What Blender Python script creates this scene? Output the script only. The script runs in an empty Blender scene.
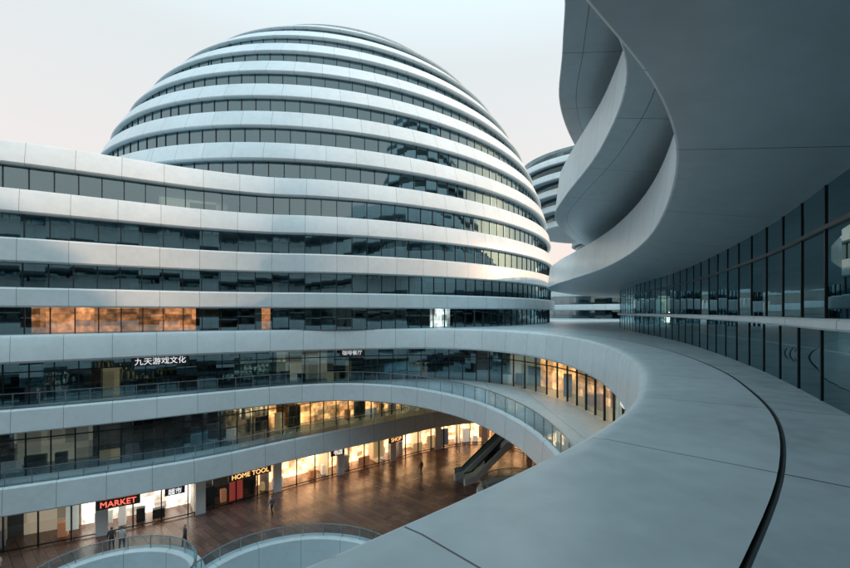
import bpy, bmesh, math, random
from mathutils import Vector
from mathutils.geometry import delaunay_2d_cdt
random.seed(7)
sc=bpy.context.scene
COL=sc.collection
# ---------------------------------------------------------------- materials
class NT:
    def __init__(s,name):
        s.m=bpy.data.materials.new(name); s.m.use_nodes=True
        s.t=s.m.node_tree; s.t.nodes.clear(); s.out=s.n('ShaderNodeOutputMaterial')
    def n(s,t,**k):
        x=s.t.nodes.new(t)
        for a,b in k.items(): setattr(x,a,b)
        return x
    def l(s,a,b): s.t.links.new(a,b)
    def math(s,op,a,b=0.0,c=0.0):
        x=s.n('ShaderNodeMath',operation=op)
        for i,v in enumerate((a,b,c)):
            if isinstance(v,(int,float)): x.inputs[i].default_value=v
            else: s.l(v,x.inputs[i])
        return x.outputs[0]
    def uv(s):
        g=s.n('ShaderNodeUVMap'); sp=s.n('ShaderNodeSeparateXYZ'); s.l(g.outputs[0],sp.inputs[0]); return sp.outputs[0],sp.outputs[1]
    def white(s,x,y):
        c=s.n('ShaderNodeCombineXYZ'); s.l(x,c.inputs[0]); s.l(y,c.inputs[1])
        w=s.n('ShaderNodeTexWhiteNoise',noise_dimensions='2D'); s.l(c.outputs[0],w.inputs['Vector']); return w
    def noise(s,scale,detail=4):
        tc=s.n('ShaderNodeTexCoord'); x=s.n('ShaderNodeTexNoise'); x.inputs['Scale'].default_value=scale; x.inputs['Detail'].default_value=detail
        s.l(tc.outputs['Object'],x.inputs['Vector']); return x.outputs[0]
    def mix(s,f,a,b):
        x=s.n('ShaderNodeMix',data_type='RGBA')
        if isinstance(f,(int,float)): x.inputs[0].default_value=f
        else: s.l(f,x.inputs[0])
        for i,v in ((6,a),(7,b)):
            if isinstance(v,tuple): x.inputs[i].default_value=(*v,1)
            else: s.l(v,x.inputs[i])
        return x.outputs[2]
    def bsdf(s,col,rough=.5,metal=0,spec=.5,em=None,es=0):
        b=s.n('ShaderNodeBsdfPrincipled')
        for k,v in (('Base Color',col),('Roughness',rough),('Metallic',metal),('Specular IOR Level',spec)):
            if isinstance(v,tuple): b.inputs[k].default_value=(*v,1)
            elif isinstance(v,(int,float)): b.inputs[k].default_value=v
            else: s.l(v,b.inputs[k])
        if em is not None:
            if isinstance(em,tuple): b.inputs['Emission Color'].default_value=(*em,1)
            else: s.l(em,b.inputs['Emission Color'])
            if isinstance(es,(int,float)): b.inputs['Emission Strength'].default_value=es
            else: s.l(es,b.inputs['Emission Strength'])
        s.l(b.outputs[0],s.out.inputs[0]); return b
def simple(name,col,rough=.5,metal=0,em=None,es=0):
    t=NT(name); t.bsdf(col,rough,metal,.5,em,es); return t.m
def panel(name,col,sp,w,rough=.4,metal=0,var=.08,dirt=.15,jc=.35,vsp=None,vw=.02):
    t=NT(name); u,v=t.uv()
    fu=t.math('FRACT',t.math('DIVIDE',u,sp)); j=t.math('LESS_THAN',fu,w/sp)
    pid=t.math('FLOOR',t.math('DIVIDE',u,sp)); 
    if vsp:
        fv=t.math('FRACT',t.math('DIVIDE',v,vsp)); j=t.math('MAXIMUM',j,t.math('LESS_THAN',fv,vw/vsp))
        pv=t.math('FLOOR',t.math('DIVIDE',v,vsp))
    else: pv=t.math('MULTIPLY',pid,0.0)
    wn=t.white(pid,pv).outputs[0]
    n1=t.noise(.7,4); n2=t.noise(2.5,3); n3=t.noise(.22,3)
    k=t.math('ADD',t.math('MULTIPLY',wn,var),1-var/2)
    d=t.math('SUBTRACT',1.0,t.math('MULTIPLY',t.math('MULTIPLY',n1,n2),dirt*2))
    k=t.math('MULTIPLY',k,d)
    k=t.math('MULTIPLY',k,t.math('ADD',1-dirt*.5,t.math('MULTIPLY',n3,dirt)))
    k=t.math('MULTIPLY',k,t.math('SUBTRACT',1.0,t.math('MULTIPLY',j,1-jc)))
    c=t.n('ShaderNodeVectorMath',operation='SCALE'); c.inputs[0].default_value=col; t.l(k,c.inputs['Scale'])
    r=t.math('ADD',rough-.08,t.math('MULTIPLY',n2,.16))
    t.bsdf(c.outputs[0],r,metal)
    return t.m
M={}
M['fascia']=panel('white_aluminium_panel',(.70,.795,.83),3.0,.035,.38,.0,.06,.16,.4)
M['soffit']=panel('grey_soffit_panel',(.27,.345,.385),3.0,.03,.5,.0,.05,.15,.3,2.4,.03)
M['roof']=panel('roof_panel',(.60,.68,.71),3.0,.035,.45,0,.06,.2,.3)
M['deckrim']=panel('terrace_rim_panel',(.66,.785,.83),3.4,.02,.36,.0,.06,.32,.12)
M['deck']=panel('terrace_deck_panel',(.56,.69,.74),3.4,.025,.36,.0,.12,.44,.1,3.2,.025)
M['groove']=simple('drain_groove',(.01,.012,.014),.7)
M['metal']=simple('dark_frame_metal',(.025,.038,.045),.35,.6)
M['steel']=simple('brushed_steel',(.5,.52,.54),.3,.9)
M['white']=simple('white_render',(.75,.76,.77),.55)
M['black']=simple('black_plastic',(.02,.02,.022),.4)
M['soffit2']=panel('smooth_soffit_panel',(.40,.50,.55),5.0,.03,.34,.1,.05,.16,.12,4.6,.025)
def glassmat(name,tint,minr,sp,var):
    t=NT(name); u,v=t.uv()
    pid=t.math('FLOOR',t.math('DIVIDE',u,sp)); pv=t.math('FLOOR',t.math('DIVIDE',v,2.2))
    w=t.white(pid,pv)
    g=t.n('ShaderNodeBsdfGlossy'); g.inputs['Roughness'].default_value=.015; g.inputs['Color'].default_value=(.64,.92,1,1)
    geo=t.n('ShaderNodeNewGeometry')
    sb=t.n('ShaderNodeVectorMath',operation='SUBTRACT'); t.l(w.outputs[1],sb.inputs[0]); sb.inputs[1].default_value=(.5,.5,.5)
    s1=t.n('ShaderNodeVectorMath',operation='SCALE'); t.l(sb.outputs[0],s1.inputs[0]); s1.inputs['Scale'].default_value=.03
    ad=t.n('ShaderNodeVectorMath',operation='ADD'); t.l(geo.outputs['Normal'],ad.inputs[0]); t.l(s1.outputs[0],ad.inputs[1])
    nm=t.n('ShaderNodeVectorMath',operation='NORMALIZE'); t.l(ad.outputs[0],nm.inputs[0]); t.l(nm.outputs[0],g.inputs['Normal'])
    tr=t.n('ShaderNodeBsdfTransparent')
    c=t.mix(t.math('MULTIPLY',w.outputs[0],var),tint,(tint[0]*.3,tint[1]*.36,tint[2]*.4)); t.l(c,tr.inputs[0])
    fr=t.n('ShaderNodeFresnel'); fr.inputs[0].default_value=1.5
    f=t.math('MINIMUM',t.math('ADD',fr.outputs[0],minr),1.0)
    mx=t.n('ShaderNodeMixShader'); t.l(f,mx.inputs[0]); t.l(tr.outputs[0],mx.inputs[1]); t.l(g.outputs[0],mx.inputs[2])
    t.l(mx.outputs[0],t.out.inputs[0]); return t.m
M['glass']=glassmat('tinted_facade_glass',(.46,.62,.68),.22,1.5,.95)
M['shopglass']=glassmat('shop_window_glass',(.9,.92,.92),.02,2.0,.1)
M['railglass']=glassmat('railing_glass',(.74,.84,.87),.05,1.5,.3)
M['darkglass']=glassmat('dark_facade_glass',(.16,.24,.28),.07,1.5,.5)
def interior(name,lo,hi,emc,es,frac,sp=1.9,rowh=.9,cloud=1):
    t=NT(name); u,v=t.uv(); oi=t.n('ShaderNodeObjectInfo')
    u=t.math('ADD',u,t.math('MULTIPLY',oi.outputs['Random'],500.0))
    a=t.math('FLOOR',t.math('DIVIDE',u,sp)); b=t.math('FLOOR',t.math('DIVIDE',v,rowh))
    w=t.white(a,b); a2=t.math('FLOOR',t.math('DIVIDE',u,sp*2.7)); w2=t.white(a2,t.math('MULTIPLY',a2,0.37))
    n=t.noise(.45,3); n2=t.noise(2.2,4)
    col=t.mix(t.math('POWER',w.outputs[0],2.0),lo,hi)
    e=t.math('MULTIPLY',t.math('GREATER_THAN',w2.outputs[0],1-frac),es)
    e=t.math('MULTIPLY',e,t.math('ADD',.25,t.math('MULTIPLY',w.outputs[0],.8)))
    if cloud:
        nn=t.math('MULTIPLY',t.math('MULTIPLY',n,n2),4.0)
        e=t.math('MULTIPLY',e,t.math('POWER',nn,1.5))
    t.bsdf(col,.7,0,.2,emc,e); return t.m
M['int']=interior('office_interior',(.02,.03,.035),(.28,.34,.36),(1,.8,.55),.35,.08,cloud=0)
M['int_gold']=interior('gold_lit_interior',(.25,.12,.05),(.5,.3,.15),(1.0,.36,.11),4.6,.92,.8,.6)
M['int_orange']=interior('orange_lit_interior',(.08,.05,.03),(.3,.15,.08),(1.0,.30,.10),1.9,.72,1.1,.5)
M['int_shop']=interior('shop_lit_interior',(.3,.2,.15),(.8,.7,.6),(1.0,.53,.25),4.8,.9,.7,.5)
M['int_white']=interior('white_lit_interior',(.4,.4,.4),(.8,.8,.8),(1.0,.86,.72),3.2,.97,.9,.7)
M['lightstrip']=simple('ceiling_light_strip',(.9,.9,.9),.5,0,(1,.56,.26),34)
def woodground():
    t=NT('brown_paving'); tc=t.n('ShaderNodeTexCoord'); mp=t.n('ShaderNodeMapping'); mp.inputs['Rotation'].default_value=(0,0,.7)
    t.l(tc.outputs['Object'],mp.inputs[0])
    b=t.n('ShaderNodeTexBrick'); b.inputs['Scale'].default_value=1.0; b.inputs['Brick Width'].default_value=2.4; b.inputs['Row Height'].default_value=.6; b.inputs['Mortar Size'].default_value=.02
    b.inputs['Color1'].default_value=(.20,.10,.075,1); b.inputs['Color2'].default_value=(.085,.05,.042,1); b.inputs['Mortar'].default_value=(.03,.02,.018,1)
    t.l(mp.outputs[0],b.inputs[0])
    n=t.noise(.5,5); r=t.math('ADD',.06,t.math('MULTIPLY',n,.35))
    c=t.mix(t.math('MULTIPLY',n,.35),b.outputs[0],(.15,.115,.105))
    t.bsdf(c,r); return t.m
M['ground']=woodground()
# ---------------------------------------------------------------- helpers
def empty(name,loc=(0,0,0)):
    e=bpy.data.objects.new(name,None); e.location=loc; COL.objects.link(e); return e
def mkobj(name,me,parent=None):
    o=bpy.data.objects.new(name,me); COL.objects.link(o)
    if parent: o.parent=parent
    return o
def smooth_curve(P,step=1.0,closed=False):
    n=len(P); out=[]
    rng=range(n if closed else n-1)
    for i in rng:
        if closed: p0,p1,p2,p3=[P[(i+k)%n] for k in(-1,0,1,2)]
        else:
            p1,p2=P[i],P[i+1]; p0=P[i-1] if i>0 else (2*p1[0]-p2[0],2*p1[1]-p2[1]); p3=P[i+2] if i+2<n else (2*p2[0]-p1[0],2*p2[1]-p1[1])
        d=lambda a,b: max(math.hypot(a[0]-b[0],a[1]-b[1])**.5,1e-3)
        t0=0;t1=t0+d(p0,p1);t2=t1+d(p1,p2);t3=t2+d(p2,p3)
        m=max(2,int(math.hypot(p2[0]-p1[0],p2[1]-p1[1])/step)+1)
        for k in range(m):
            t=t1+(t2-t1)*k/m
            L=lambda a,b,ta,tb:tuple(((tb-t)*a[j]+(t-ta)*b[j])/(tb-ta) for j in(0,1))
            A1=L(p0,p1,t0,t1);A2=L(p1,p2,t1,t2);A3=L(p2,p3,t2,t3)
            B1=L(A1,A2,t0,t2);B2=L(A2,A3,t1,t3); out.append(L(B1,B2,t1,t2))
    if not closed: out.append(tuple(P[-1]))
    return out
def resample(pts,step):
    out=[pts[0]]; acc=0
    for a,b in zip(pts,pts[1:]):
        L=math.hypot(b[0]-a[0],b[1]-a[1]); d=step-acc
        while d<=L:
            out.append((a[0]+(b[0]-a[0])*d/L,a[1]+(b[1]-a[1])*d/L)); d+=step
        acc=(acc+L)%step
    return out
def normals(pts,closed=False):
    n=len(pts); N=[]
    for i in range(n):
        if closed: a,b=pts[i-1],pts[(i+1)%n]
        else: a,b=pts[max(0,i-1)],pts[min(n-1,i+1)]
        dx,dy=b[0]-a[0],b[1]-a[1]; l=math.hypot(dx,dy) or 1
        N.append((-dy/l,dx/l))
    return N
def offset(pts,off,closed=False):
    return [(p[0]+n[0]*off,p[1]+n[1]*off) for p,n in zip(pts,normals(pts,closed))]
def sweep(name,pts,prof,mats,parent=None,closed=False,sm=True):
    N=normals(pts,closed); n=len(pts); m=len(prof)
    V=[(p[0]+q[0]*o,p[1]+q[1]*o,z) for p,q in zip(pts,N) for o,z in prof]
    s=[0]
    for i in range(1,n+1):
        a=pts[i-1];b=pts[i%n]; s.append(s[-1]+math.hypot(b[0]-a[0],b[1]-a[1]))
    v=[0]
    for a,b in zip(prof,prof[1:]): v.append(v[-1]+math.hypot(b[0]-a[0],b[1]-a[1]))
    F=[];UV=[];MI=[]; keys=list(dict.fromkeys(mats))
    for i in range(n if closed else n-1):
        j=(i+1)%n
        for k in range(m-1):
            F.append((i*m+k,j*m+k,j*m+k+1,i*m+k+1)); UV+= [(s[i],v[k]),(s[i+1],v[k]),(s[i+1],v[k+1]),(s[i],v[k+1])]; MI.append(keys.index(mats[k]))
    me=bpy.data.meshes.new(name); me.from_pydata(V,[],F)
    uvl=me.uv_layers.new(name='UVMap'); 
    for i,c in enumerate(UV): uvl.data[i].uv=c
    for k in keys: me.materials.append(M[k])
    for p,mi in zip(me.polygons,MI): p.material_index=mi; p.use_smooth=sm
    if sm: me.set_sharp_from_angle(angle=math.radians(32))
    return mkobj(name,me,parent)
def boxes(name,L,mat,parent=None):
    V=[];F=[]
    for cx,cy,cz,dx,dy,l,w,h in L:
        b=len(V)
        for a in(-.5,.5):
            for c in(-.5,.5):
                for e in(-.5,.5):
                    V.append((cx+dx*l*a-dy*w*c,cy+dy*l*a+dx*w*c,cz+h*e))
        F+=[tuple(b+i for i in f) for f in((0,1,3,2),(4,6,7,5),(0,4,5,1),(2,3,7,6),(0,2,6,4),(1,5,7,3))]
    me=bpy.data.meshes.new(name); me.from_pydata(V,[],F); me.materials.append(M[mat] if isinstance(mat,str) else mat)
    return mkobj(name,me,parent)
def fascia(name,pts,zb,zt,lean,depth,parent,closed=False,top='roof',sof='soffit',rise=.25):
    prof=[(depth,zb+rise),(.45,zb),(.1,zb+.04),(0,zb+.14),(lean,zt-.14),(lean+.08,zt-.03),(lean+.22,zt),(depth,zt)]
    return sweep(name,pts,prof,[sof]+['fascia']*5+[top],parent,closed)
def curtain(name,pts,off,z0,z1,parent,closed=False,sp=1.5,glass='glass',transoms=(),mw=.07,md=.14):
    sweep(name+'_glass',pts,[(off,z0),(off,z1)],[glass],parent,closed,sm=False)
    P=offset(pts,off,closed)
    if closed: P=P+[P[0]]
    R=resample(P,sp); NN=normals(R)
    L=[(p[0],p[1],(z0+z1)/2,n[1],-n[0],mw,md,z1-z0-.004) for p,n in zip(R,NN)]
    boxes(name+'_mullions',L,'metal',parent)
    for z in transoms:
        sweep(name+'_transom',pts,[(off+.05,z-.04),(off-.06,z-.04),(off-.06,z+.04),(off+.05,z+.04)],['metal']*3,parent,closed,sm=False)
def railing(name,pts,off,z,parent,h=1.1,closed=False):
    sweep(name+'_pane',pts,[(off,z+.05),(off,z+h)],['railglass'],parent,closed,sm=False)
    sweep(name+'_handrail',pts,[(off-.04,z+h),(off-.04,z+h+.05),(off+.04,z+h+.05),(off+.04,z+h),(off-.04,z+h)],['steel']*4,parent,closed,sm=False)
    P=offset(pts,off,closed); R=resample(P,1.5); NN=normals(R)
    boxes(name+'_posts',[(p[0],p[1],z+h/2,n[1],-n[0],.04,.06,h-.01) for p,n in zip(R,NN)],'steel',parent)
def inside(x,y,P):
    c=False; j=len(P)-1
    for i in range(len(P)):
        if (P[i][1]>y)!=(P[j][1]>y) and x<(P[j][0]-P[i][0])*(y-P[i][1])/(P[j][1]-P[i][1])+P[i][0]: c=not c
        j=i
    return c
def fill(name,outer,holes,zs,mats,parent=None):
    co=[];ed=[]
    for L in [outer]+holes:
        b=len(co); co+=[Vector(p) for p in L]; ed+=[(b+i,b+(i+1)%len(L)) for i in range(len(L))]
    vo,eo,fo,_,_,_=delaunay_2d_cdt(co,ed,[],0,1e-4)
    T=[]
    for f in fo:
        cx=sum(vo[i].x for i in f)/len(f); cy=sum(vo[i].y for i in f)/len(f)
        if inside(cx,cy,outer) and not any(inside(cx,cy,h) for h in holes): T.append(tuple(f))
    V=[];F=[]
    for z in zs:
        b=len(V); V+=[(v.x,v.y,z) for v in vo]; F+=[tuple(i+b for i in f) for f in T]
    me=bpy.data.meshes.new(name); me.from_pydata(V,[],F)
    uvl=me.uv_layers.new(name='UVMap')
    for l in me.loops: uvl.data[l.index].uv=V[l.vertex_index][:2]
    for k in mats: me.materials.append(M[k])
    for i,p in enumerate(me.polygons): p.material_index=i//len(T)
    return mkobj(name,me,parent)
# ---------------------------------------------------------------- main dome building
dome=empty('domed_office_building')
CX,CY,A,B,H0,HH=-14.0,84.0,45.2,37.9,5.0,44.2
u1=(-.31,-.951);u2=(.951,-.31)
def S(z): return math.sqrt(max(0,1-((z-H0)/HH)**2)) if z>H0 else 1.0
def ell(t,s): 
    c,d=A*s*math.cos(t),B*s*math.sin(t); return (CX+u1[0]*c+u2[0]*d,CY+u1[1]*c+u2[1]*d)
def ring(s,n=200): return [ell(2*math.pi*i/n,s) for i in range(n)]
AV=(A+B)/2
def zt(k): return 3.7*k-.15
wingpts=[(-120,8),(-95,14),(-75,18),(-55,22.5),(-42,26.3),(-31,31),(-25,34.6),(-20,37.6)]
def comp(s):
    w=[(x,y+ (1-s)*40) for x,y in wingpts]
    return smooth_curve(w+[ell(math.radians(a),s) for a in range(20,215,6)],1.2)
NB=12
for k in range(1,NB+1):
    z1=zt(k); z0=z1-(1.5 if k==1 else 1.85)
    lean=AV*(S(z0)-S(z1)); nz=zt(k+1)-1.85
    if k<=4: C=comp(S(z0)); closed=False
    else: C=ring(S(z0)); closed=True
    fascia('fascia_band',C,z0,z1,lean,7.0+lean,dome,closed)
    if k<NB:
        step=AV*(S(z0)-S(nz))
        off=max(lean+.25,step+.7)
        if k<4: curtain('window_strip',C,off,z1,nz+.24,dome,False,1.5)
        elif k>4: curtain('window_strip',C,off,z1,nz+.24,dome,True,1.5)
        if k!=4: sweep('interior_wall',C,[(off+5,z1),(off+5,nz+.2)],['int'],dome,closed,sm=False)
z04=zt(4)-1.85
C4=ring(S(z04)); n5=zt(5)-1.85
o4=AV*(S(z04)-S(n5))+.9
curtain('window_strip',C4,o4,zt(4),n5+.24,dome,True,1.5)
sweep('interior_wall',C4,[(o4+5,zt(4)),(o4+5,n5+.2)],['int'],dome,True,sm=False)
railing('roof_railing',comp(S(z04))[:75],.5,zt(4),dome)
C0=comp(1.0)
curtain('window_strip',C0,.9,-.02,2.2,dome,False,1.5)
z12=zt(NB); n=160
capV=[];capF=[]; TOP=H0+HH
zs=[z12+.02+(TOP-.1-z12)*math.sin(i/13*math.pi/2) for i in range(14)]
for z in zs: capV+= [(*ell(2*math.pi*i/n,S(z)*.985),z) for i in range(n)]
capV.append((CX,CY,TOP))
for r in range(13):
    for i in range(n): capF.append((r*n+i,r*n+(i+1)%n,(r+1)*n+(i+1)%n,(r+1)*n+i))
for i in range(n): capF.append((13*n+i,13*n+(i+1)%n,14*n))
me=bpy.data.meshes.new('dome_roof_cap'); me.from_pydata(capV,[],capF); me.materials.append(M['fascia'])
uvl=me.uv_layers.new(name='UVMap')
for p in me.polygons:
    p.use_smooth=True
    for li in p.loop_indices:
        vi=me.loops[li].vertex_index; uvl.data[li].uv=((vi%n)*.9,capV[vi][2])
mkobj('dome_roof_cap',me,dome)
# ---------------------------------------------------------------- terrace & courtyard levels
court=empty('terrace_and_courtyard_galleries')
E0=smooth_curve([(-120,8),(-95,13.4),(-75,17.4),(-55,21.9),(-42,25.7),(-31,30.2),(-25,33.8),(-20,37),(-12,40.6),(-4,42.9),(1,43.3),(5.5,41.2),(9,35),(9.75,27),(8.55,19.5),(6.5,13.35),(5.05,10.4),(3.72,8.15),(2.17,6.2),(.55,4.54),(-.48,3.58),(-1.3,2.88),(-3.4,1.6),(-8.4,-.9),(-20,-5),(-45,-12),(-95,-25)],.5)
E1=smooth_curve([(-120,8),(-95,13.4),(-75,17.4),(-55,21.9),(-42,25.7),(-31,30.3),(-25,33.6),(-19.3,37.2),(-13,41),(-8,42.3),(-2.3,40.6),(3.2,35),(6.0,27.5),(6.4,20),(5.2,14),(3,9),(-.6,5),(-5,2),(-20,-4),(-45,-11),(-95,-24)],.7)
E2=smooth_curve([(-120,7.5),(-95,13),(-75,17),(-55,21.4),(-42,25.2),(-31,29.6),(-19.5,36),(-12.6,42),(-5,48),(1.9,53.6),(8,56),(12.5,50),(13,38),(11,25),(8,14),(4,7),(-3,2.5),(-20,-3.5),(-45,-10.5),(-95,-23.5)],.8)
OUT=[(-110,-80),(160,-80),(160,200),(-160,200),(-160,-80)]
rim=[(1.2,-1.9),(.5,-2.1),(.12,-2.05),(0,-1.9),(.12,-.3),(.2,-.1),(.34,-.02),(.55,0.0),(2.3,0.0)]
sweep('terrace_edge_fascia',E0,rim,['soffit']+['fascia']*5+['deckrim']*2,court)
sweep('drain_groove',E0,[(2.3,0),(2.3,-.025),(2.333,-.025),(2.333,0)],['groove']*3,court,sm=False)
sweep('terrace_deck_ring',E0,[(2.333,0),(7.5,0.0)],['deck'],court,sm=False)
fill('terrace_deck',OUT,[offset(E0,1.0)[::2]],[-.03,-1.86],['deck','soffit'],court)
fascia('gallery_fascia',E1,-7.2,-5.4,.1,1.5,court)
fill('gallery_floor',OUT,[offset(E1,.8)[::2]],[-5.43,-6.93],['roof','soffit'],court)
fascia('gallery_fascia',E2,-12.9,-10.8,.1,1.5,court)
fill('gallery_floor',OUT,[offset(E2,.8)[::2]],[-10.83,-12.62],['roof','soffit'],court)
curtain('gallery_window',E0,2.0,-5.42,-1.87,court,False,1.5,transoms=(-2.9,))
curtain('gallery_window',E2,2.4,-10.82,-6.95,court,False,1.5,transoms=(-8.0,))
for nm,E,z in (('glass_railing',E1,-5.4),('glass_railing',E2,-10.8)):
    r=empty(nm); railing('railing',E,.3,z,r)
def walls(curve,off,z0,z1,rules,nm,light=None):
    P=offset(curve,off); i=0
    while i<len(P)-1:
        k=rules(*P[i]); j=i
        while j<len(P)-1 and rules(*P[j])==k: j+=1
        sweep(nm,P[i:j+1],[(0,z0),(0,z1)],[k],court,sm=False)
        if light and k!='int' and j-i>3: sweep('ceiling_light_strip',P[i:j+1],[(-1.2,z1-.03),(-1.35,z1-.03)],['lightstrip'],court,sm=False)
        i=j
walls(E0,4.2,-5.4,-1.87,lambda x,y:'int_gold' if (y<41 and y>10 and x>7) else 'int','gallery_back_wall',True)
walls(E2,5.5,-10.8,-6.95,lambda x,y:'int_gold' if (-17<x<3 and y>40) else 'int','gallery_back_wall',True)
walls(C0,4.0,0,2.2,lambda x,y:'int_orange' if (-45<x<-17 and y<60) else ('int_white' if 0<x<3 and y<60 else 'int'),'office_back_wall')
GZ=-16.2
curtain('shop_window',E2,1.9,GZ,-12.63,court,False,2.0,glass='shopglass',transoms=(-13.4,GZ+.15),mw=.09)
walls(E2,4.6,GZ,-12.63,lambda x,y:('int_white' if -29<x<-21.5 else 'int' if x<-17.5 else 'int_shop') if y>20 and x<16 else 'int','shop_back_wall',True)
Gp=offset(E2,1.75); R=resample(Gp,7.0); NN=normals(R)
boxes('shop_pillar',[(p[0],p[1],(GZ-12.64)/2,n[1],-n[0],.8,.35,-12.64-GZ) for p,n in zip(R,NN)],'white',court)
R=resample(offset(E2,3.2),6.5); NN=normals(R)
boxes('shop_partition',[(p[0],p[1],(GZ-12.64)/2,n[0],n[1],2.4,.12,-12.66-GZ) for p,n in zip(R,NN) if p[1]>15],'white',court)
pc=[(.55,.08,.06),(.8,.78,.7),(.1,.16,.3),(.75,.5,.25),(.12,.12,.13),(.7,.68,.66),(.45,.2,.1)]
PM=[simple('poster_print',c,.5,0,c,.35) for c in pc]
R=resample(offset(E2,1.98),2.0); NN=normals(R)
for i,(p,n_) in enumerate(zip(R,NN)):
    if 20<p[1] and -45<p[0]<12 and random.random()<.42:
        h=random.choice([1.0,1.6,2.2]); boxes('window_poster',[(p[0]+n_[0]*.05,p[1]+n_[1]*.05,GZ+.25+h/2+random.choice([0,.5]),n_[1],-n_[0],random.choice([.8,1.2,1.5]),.03,h)],random.choice(PM),court)
R=resample(offset(E2,3.1),1.3); NN=normals(R)
for i,(p,n_) in enumerate(zip(R,NN)):
    if 20<p[1] and -45<p[0]<12 and random.random()<.6:
        h=random.uniform(.6,1.9); boxes('display_rack',[(p[0],p[1],GZ+h/2,n_[1],-n_[0],random.uniform(.4,1.0),.5,h)],random.choice(PM[3:]+[M['metal']]),court)
for E,off,z in((E0,3.1,-5.4),(E2,3.9,-10.8)):
    R=resample(offset(E,off),1.6); NN=normals(R)
    for p,n_ in zip(R,NN):
        if p[1]>15 and p[0]>-50 and random.random()<.5:
            h=random.choice([.8,1.1,1.9,2.4]); boxes('gallery_furniture',[(p[0],p[1],z+h/2,n_[1],-n_[0],random.uniform(.5,1.4),.4,h)],random.choice(PM[3:]+[M['metal'],M['black']]),court)
# ---------------------------------------------------------------- ground with round openings
holes=[(-8,26.8,6.6),(-19.8,26.8,4.6),(9.4,41,3.6)]
fill('plaza_ground',[(-3000,-3000),(3000,-3000),(3000,3000),(-3000,3000)],[[(hx+hr*math.cos(a*math.pi/32),hy+hr*.85*math.sin(a*math.pi/32)) for a in range(64)] for hx,hy,hr in holes],[GZ],['ground'])
for hx,hy,hr in holes:
    e=empty('sunken_court_balustrade')
    C=[(hx+hr*math.cos(a*math.pi/48),hy+hr*.85*math.sin(a*math.pi/48)) for a in range(96)][::-1]
    sweep('curb',C,[(-.02,GZ-6),(-.02,GZ+.6),(.05,GZ+.68),(.7,GZ+.72),(.8,GZ+.6),(.85,GZ-.01)],['fascia']*5,e,True)
    railing('rail',C,.3,GZ+.7,e,.9,True)
    sweep('basement_floor',C,[(-hr*.8,GZ-6.0),(0,GZ-6.0)],['roof'],e,True,sm=False)
# ---------------------------------------------------------------- right-hand building
rb=empty('curved_office_building')
def rev(P,st=.6): return smooth_curve(P,st)[::-1]
L1=rev([(-60,-27),(-20,-9),(-8,-3.5),(-3,0),(-.3,2.2),(1.4,3.8),(3.1,5.6),(4.9,8.3),(8.6,16.5),(11.2,26),(12.5,36),(13.2,43),(15,52),(20,62),(32,74),(55,84),(90,88)])
L2=rev([(-60,-24),(-20,-6),(-8,-1.5),(-3,1.8),(.8,5.2),(3.6,8.8),(5.5,11.6),(7,17),(7.9,24),(8.7,28.5),(11,34),(16,42),(26,51),(45,60),(80,66)])
L3=rev([(-60,-20),(-20,-3),(-8,1),(-2,5),(2,9.5),(4.2,13),(5.5,17),(6.8,21.5),(9.5,27),(14,34),(24,42),(45,51),(80,57)])
L4=rev([(-60,-18),(-20,-1),(-8,3),(-2,7),(2,11),(4,14.5),(5.6,18),(8.2,23),(13,30),(24,38),(45,47),(80,53)])
GW=rev([(-60,-34),(-20,-15),(-8,-8),(-1,-3.4),(3,0),(5.3,3.6),(7,7),(9.8,12.4),(14.5,24),(18.5,38),(22,48),(30,60),(44,72),(80,80)])
def rfascia(P,zb,zt_,lean,depth,rise):
    prof=[(depth,zb+rise),(2.2,zb+rise*.7),(.04,zb),(0,zb+.03),(lean*.95,zt_-.08),(lean+.05,zt_),(depth,zt_+.02)]
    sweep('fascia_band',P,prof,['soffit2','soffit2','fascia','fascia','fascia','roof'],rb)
rfascia(L1,4.5,6.9,.3,9,-.55)
rfascia(L2,8.2,10.7,.3,10,-.4)
rfascia(L3,12.3,14.6,.3,10,-.4)
rfascia(L4,16.3,18.5,.4,10,-.4)
curtain('window_strip',L1,3.2,6.91,8.0,rb,False,1.5)
curtain('window_strip',L2,3.2,10.71,12.1,rb,False,1.5)
curtain('window_strip',L3,3.2,14.61,16.1,rb,False,1.5)
sweep('interior_wall',L1,[(8,6.9),(8,8.1)],['int'],rb,sm=False)
curtain('terrace_window',GW,0,0.0,1.38,rb,False,1.5,'darkglass',mw=.05,md=.05)
curtain('terrace_window',GW,.05,1.58,4.3,rb,False,1.5,'darkglass',transoms=(3.3,),mw=.05,md=.05)
sweep('window_sill_band',GW,[(.1,1.38),(-.2,1.38),(-.24,1.42),(-.24,1.54),(-.2,1.58),(.1,1.58)],['fascia']*5,rb)
sweep('interior_wall',GW,[(5,0),(5,4.3)],['int'],rb,sm=False)
def circ(cx,cy,r,n=120): return [(cx+r*math.cos(2*math.pi*i/n),cy+r*.9*math.sin(2*math.pi*i/n)) for i in range(n)]
for i in range(8):
    z=20+3.7*i; C=circ(57,18,35*math.sqrt(1-((z-8)/46)**2))
    fascia('fascia_band',C,z,z+2,.8,12,rb,True)
    sweep('window_strip',C,[(2.2,z+2),(2.2,z+3.95)],['darkglass'],rb,True,sm=False)
    sweep('interior_wall',C,[(4,z+2),(4,z+3.95)],['int'],rb,True,sm=False)
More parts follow.
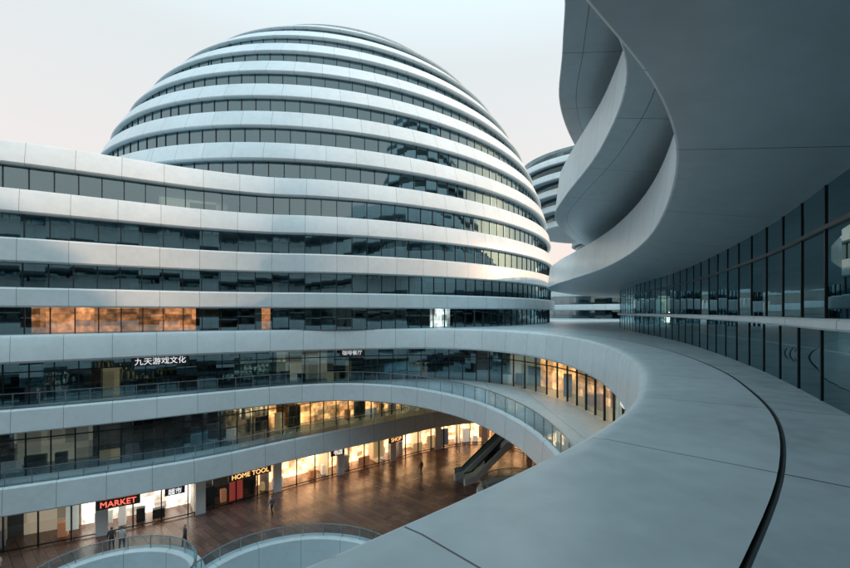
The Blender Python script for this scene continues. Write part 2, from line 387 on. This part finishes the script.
# ---------------------------------------------------------------- distant tower with bridge
dt=empty('distant_office_tower')
for i in range(18):
    z=-16.2+3.8*i
    if z>42: break
    if z<25: cx,r=64,19
    else: 
        f=(z-25)/16; r=22+6*math.sin(min(1,f*.8+.2)*math.pi/2); cx=59-3*min(1,f+.2)
    C=circ(cx,128,r)
    fascia('fascia_band',C,z,z+1.7,.2,r*.8,dt,True)
    sweep('window_strip',C,[(1.2,z+1.7),(1.2,z+3.95)],['darkglass'],dt,True,sm=False)
    sweep('interior_wall',C,[(3,z+1.7),(3,z+3.95)],['int'],dt,True,sm=False)
lb=empty('background_building')
C=smooth_curve([(20,150),(45,112),(70,100),(110,98)],2)
for z in(0,3.8): 
    fascia('fascia_band',C,z+2.2,z+3.8,.1,6,lb)
    sweep('window_strip',C,[(1,z),(1,z+2.4)],['darkglass'],lb,sm=False)
# ---------------------------------------------------------------- people
skin=simple('skin',(.45,.28,.2),.6)
def person(loc,rot,shirt,pants,stride=.25,name='person'):
    me=bpy.data.meshes.new('body'); s=stride
    V=[(0,0,.95),(0,0,1.15),(0,0,1.38),(0,0,1.5),(0,.01,1.6),(0,0,1.72),
       (.1,0,.9),(.11,s*.5,.5),(.11,s*.55,.08),(.11,s*.55+.16,.03),
       (-.1,0,.9),(-.11,-s*.2,.5),(-.11,-s*.9,.1),(-.11,-s*.9+.15,.03),
       (.19,0,1.4),(.24,-s*.3,1.14),(.25,-s*.1+.05,.9),(.25,-s*.1+.08,.8),
       (-.19,0,1.4),(-.24,s*.3,1.14),(-.25,s*.5+.05,.92),(-.25,s*.5+.1,.83)]
    Ed=[(0,1),(1,2),(2,3),(3,4),(4,5),(0,6),(6,7),(7,8),(8,9),(0,10),(10,11),(11,12),(12,13),(2,14),(14,15),(15,16),(16,17),(2,18),(18,19),(19,20),(20,21)]
    Rr=[.15,.14,.16,.06,.095,.08,.1,.065,.045,.04,.1,.065,.045,.04,.065,.05,.035,.04,.065,.05,.035,.04]
    me.from_pydata(V,Ed,[]); o=bpy.data.objects.new('tmp',me); COL.objects.link(o)
    o.modifiers.new('s','SKIN')
    for i,r in enumerate(Rr):
        sv=me.skin_vertices[0].data[i]; sv.radius=(r,r*.8 if i<3 else r)
    me.skin_vertices[0].data[0].use_root=True
    o.modifiers.new('d','SUBSURF').levels=1
    dg=bpy.context.evaluated_depsgraph_get(); m2=bpy.data.meshes.new_from_object(o.evaluated_get(dg)); bpy.data.objects.remove(o)
    for m in (simple('shirt',shirt,.8),simple('trousers',pants,.8),skin,simple('hair',(.015,.012,.01),.7)): m2.materials.append(m)
    for p in m2.polygons:
        c=p.center; p.use_smooth=True
        if c.z>1.68 or (c.z>1.58 and c.y<-.02): p.material_index=3
        elif c.z>1.5: p.material_index=2
        elif c.z<.93 and abs(c.x)<.2: p.material_index=1
        elif c.z<.88: p.material_index=2
        else: p.material_index=0
    q=mkobj(name,m2); q.location=loc; q.rotation_euler=(0,0,rot); return q
for x,y,r,sh,pa in [(-23.6,32.0,.6,(.05,.05,.06),(.03,.03,.04)),(-22.9,32.1,.4,(.5,.5,.52),(.03,.03,.05)),(-18.3,32.4,2.4,(.04,.05,.07),(.02,.02,.03)),(-.4,46.5,1,(.06,.05,.05),(.03,.03,.03)),(-28.5,28.4,2,(.5,.45,.4),(.05,.05,.08)),(-13.5,37.5,1.2,(.12,.14,.2),(.03,.03,.04))]:
    person((x,y,GZ),r,sh,pa)
# ---------------------------------------------------------------- signs
def sign(text,curve,x,off,z,size,col,es,boxed=True):
    P=[p for p in offset(curve,off)]; N=normals(P)
    i=min((i for i in range(len(P)) if P[i][1]>10),key=lambda i:abs(P[i][0]-x)); p,n=P[i],N[i]
    e=empty('shop_sign'); 
    cu=bpy.data.curves.new('t','FONT'); cu.body=text; cu.size=size; cu.extrude=.03; cu.align_x='CENTER'; cu.align_y='CENTER'
    o=bpy.data.objects.new('tmp',cu); COL.objects.link(o)
    dg=bpy.context.evaluated_depsgraph_get(); me=bpy.data.meshes.new_from_object(o.evaluated_get(dg)); bpy.data.objects.remove(o)
    me.materials.clear(); me.materials.append(simple('sign_letters',col,.5,0,col,es))
    w=max((v.co.x for v in me.vertices),default=1)*2
    ang=math.atan2(-n[0],n[1])
    q=mkobj('lettering',me,e); q.location=(p[0]-n[0]*.13,p[1]-n[1]*.13,z); q.rotation_euler=(math.pi/2,0,ang)
    if boxed: boxes('backing_board',[(p[0],p[1],z,n[1],-n[0],w+.5,.16,size*1.1)],'black',e)
sign('九天游戏文化',E0,-22.3,.45,-2.45,.62,(.85,.85,.85),.8)
sign('咖啡餐厅',E0,-7.5,.5,-2.4,.5,(.8,.8,.8),.6)
sign('饮品',E0,8.9,.5,-2.35,.45,(.8,.8,.8),.6)
sign('MARKET',E2,-24,.25,-13.25,.62,(1,.16,.10),1.3)
sign('超市',E2,-20.9,.25,-13.2,.5,(.9,.9,.9),.9)
sign('HOME TOOL',E2,-16,.25,-13.15,.58,(1,.55,.2),1.2)
sign('书店',E2,-9.5,.25,-13.15,.55,(1,.9,.8),.9)
sign('SHOP',E2,-3.5,.25,-13.15,.6,(1,.5,.2),1.2)
# ---------------------------------------------------------------- escalator
es=empty('escalator')
def prism(name,P,w,mat,parent,x0,y0,ang):
    V=[];c,s_=math.cos(ang),math.sin(ang)
    for o in(-w/2,w/2):
        for s,z in P: V.append((x0+c*s-s_*o,y0+s_*s+c*o,z))
    n=len(P); F=[tuple(range(n))[::-1],tuple(range(n,2*n))]+[(i,(i+1)%n,n+(i+1)%n,n+i) for i in range(n)]
    me=bpy.data.meshes.new(name); me.from_pydata(V,[],F); me.materials.append(M[mat]); return mkobj(name,me,parent)
ex,ey,ea=3.6,44.5,.62
for dx in(-.8,.8):
    a=(ex-math.sin(ea)*dx,ey+math.cos(ea)*dx,ea)
    prism('side_panel',[(0,GZ),(1.5,GZ),(10.5,-11.6),(12,-11.6),(12,-10.9),(10.3,-10.9),(1.3,GZ+.7),(0,GZ+.7)],.25,'white',es,*a)
    prism('glass_balustrade',[(0,GZ+.7),(1.3,GZ+.7),(10.3,-10.9),(12,-10.9),(12,-10.1),(10.1,-10.1),(1.1,GZ+1.2),(0,GZ+1.2)],.03,'railglass',es,*a)
    prism('handrail',[(0,GZ+1.2),(1.1,GZ+1.2),(10.1,-10.1),(12,-10.1),(12,-10.0),(10.06,-10.0),(1.06,GZ+1.3),(0,GZ+1.3)],.09,'black',es,*a)
prism('steps',[(0,GZ+.02),(1.5,GZ+.1),(10.5,-11.2),(12,-11.0),(12,-11.5),(10.6,-11.55),(1.6,GZ+.01)],1.3,'steel',es,ex,ey,ea)
# ---------------------------------------------------------------- sky / sun
w=bpy.data.worlds.new('World'); sc.world=w; w.use_nodes=True; nt=w.node_tree; nt.nodes.clear()
out=nt.nodes.new('ShaderNodeOutputWorld'); bg=nt.nodes.new('ShaderNodeBackground'); nt.links.new(bg.outputs[0],out.inputs[0])
EL,AZ=math.radians(13),math.radians(80)
sky=nt.nodes.new('ShaderNodeTexSky'); sky.sky_type='NISHITA'; sky.sun_disc=False; sky.sun_elevation=EL; sky.sun_rotation=AZ; sky.dust_density=3; sky.ozone_density=1
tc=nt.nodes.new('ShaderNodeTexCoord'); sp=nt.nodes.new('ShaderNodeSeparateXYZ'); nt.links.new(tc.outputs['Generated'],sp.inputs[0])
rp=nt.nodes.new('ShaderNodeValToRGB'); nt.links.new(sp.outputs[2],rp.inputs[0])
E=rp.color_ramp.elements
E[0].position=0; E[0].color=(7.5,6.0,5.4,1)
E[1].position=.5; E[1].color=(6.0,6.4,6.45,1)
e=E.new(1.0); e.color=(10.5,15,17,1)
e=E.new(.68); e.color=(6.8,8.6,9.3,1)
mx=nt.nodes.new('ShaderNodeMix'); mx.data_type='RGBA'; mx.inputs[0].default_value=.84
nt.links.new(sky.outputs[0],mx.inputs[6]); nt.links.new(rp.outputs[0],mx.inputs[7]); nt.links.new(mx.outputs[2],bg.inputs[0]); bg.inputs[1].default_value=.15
sd=bpy.data.lights.new('sun','SUN'); sd.energy=4.0; sd.angle=math.radians(.6); sd.color=(1,.60,.38)
so=bpy.data.objects.new('sun',sd); COL.objects.link(so)
d=Vector((math.sin(AZ)*math.cos(EL),math.cos(AZ)*math.cos(EL),math.sin(EL)))
so.rotation_euler=d.to_track_quat('Z','Y').to_euler()
sc.view_settings.view_transform='Standard'; sc.view_settings.look='None'; sc.view_settings.exposure=0
cd=bpy.data.cameras.new('camera'); cd.lens=18; cd.sensor_width=36; cd.shift_y=.033; cd.clip_end=6000; cd.clip_start=.05
co=bpy.data.objects.new('camera',cd); COL.objects.link(co); co.location=(0,0,1.7); co.rotation_euler=(math.pi/2,0,0); sc.camera=co
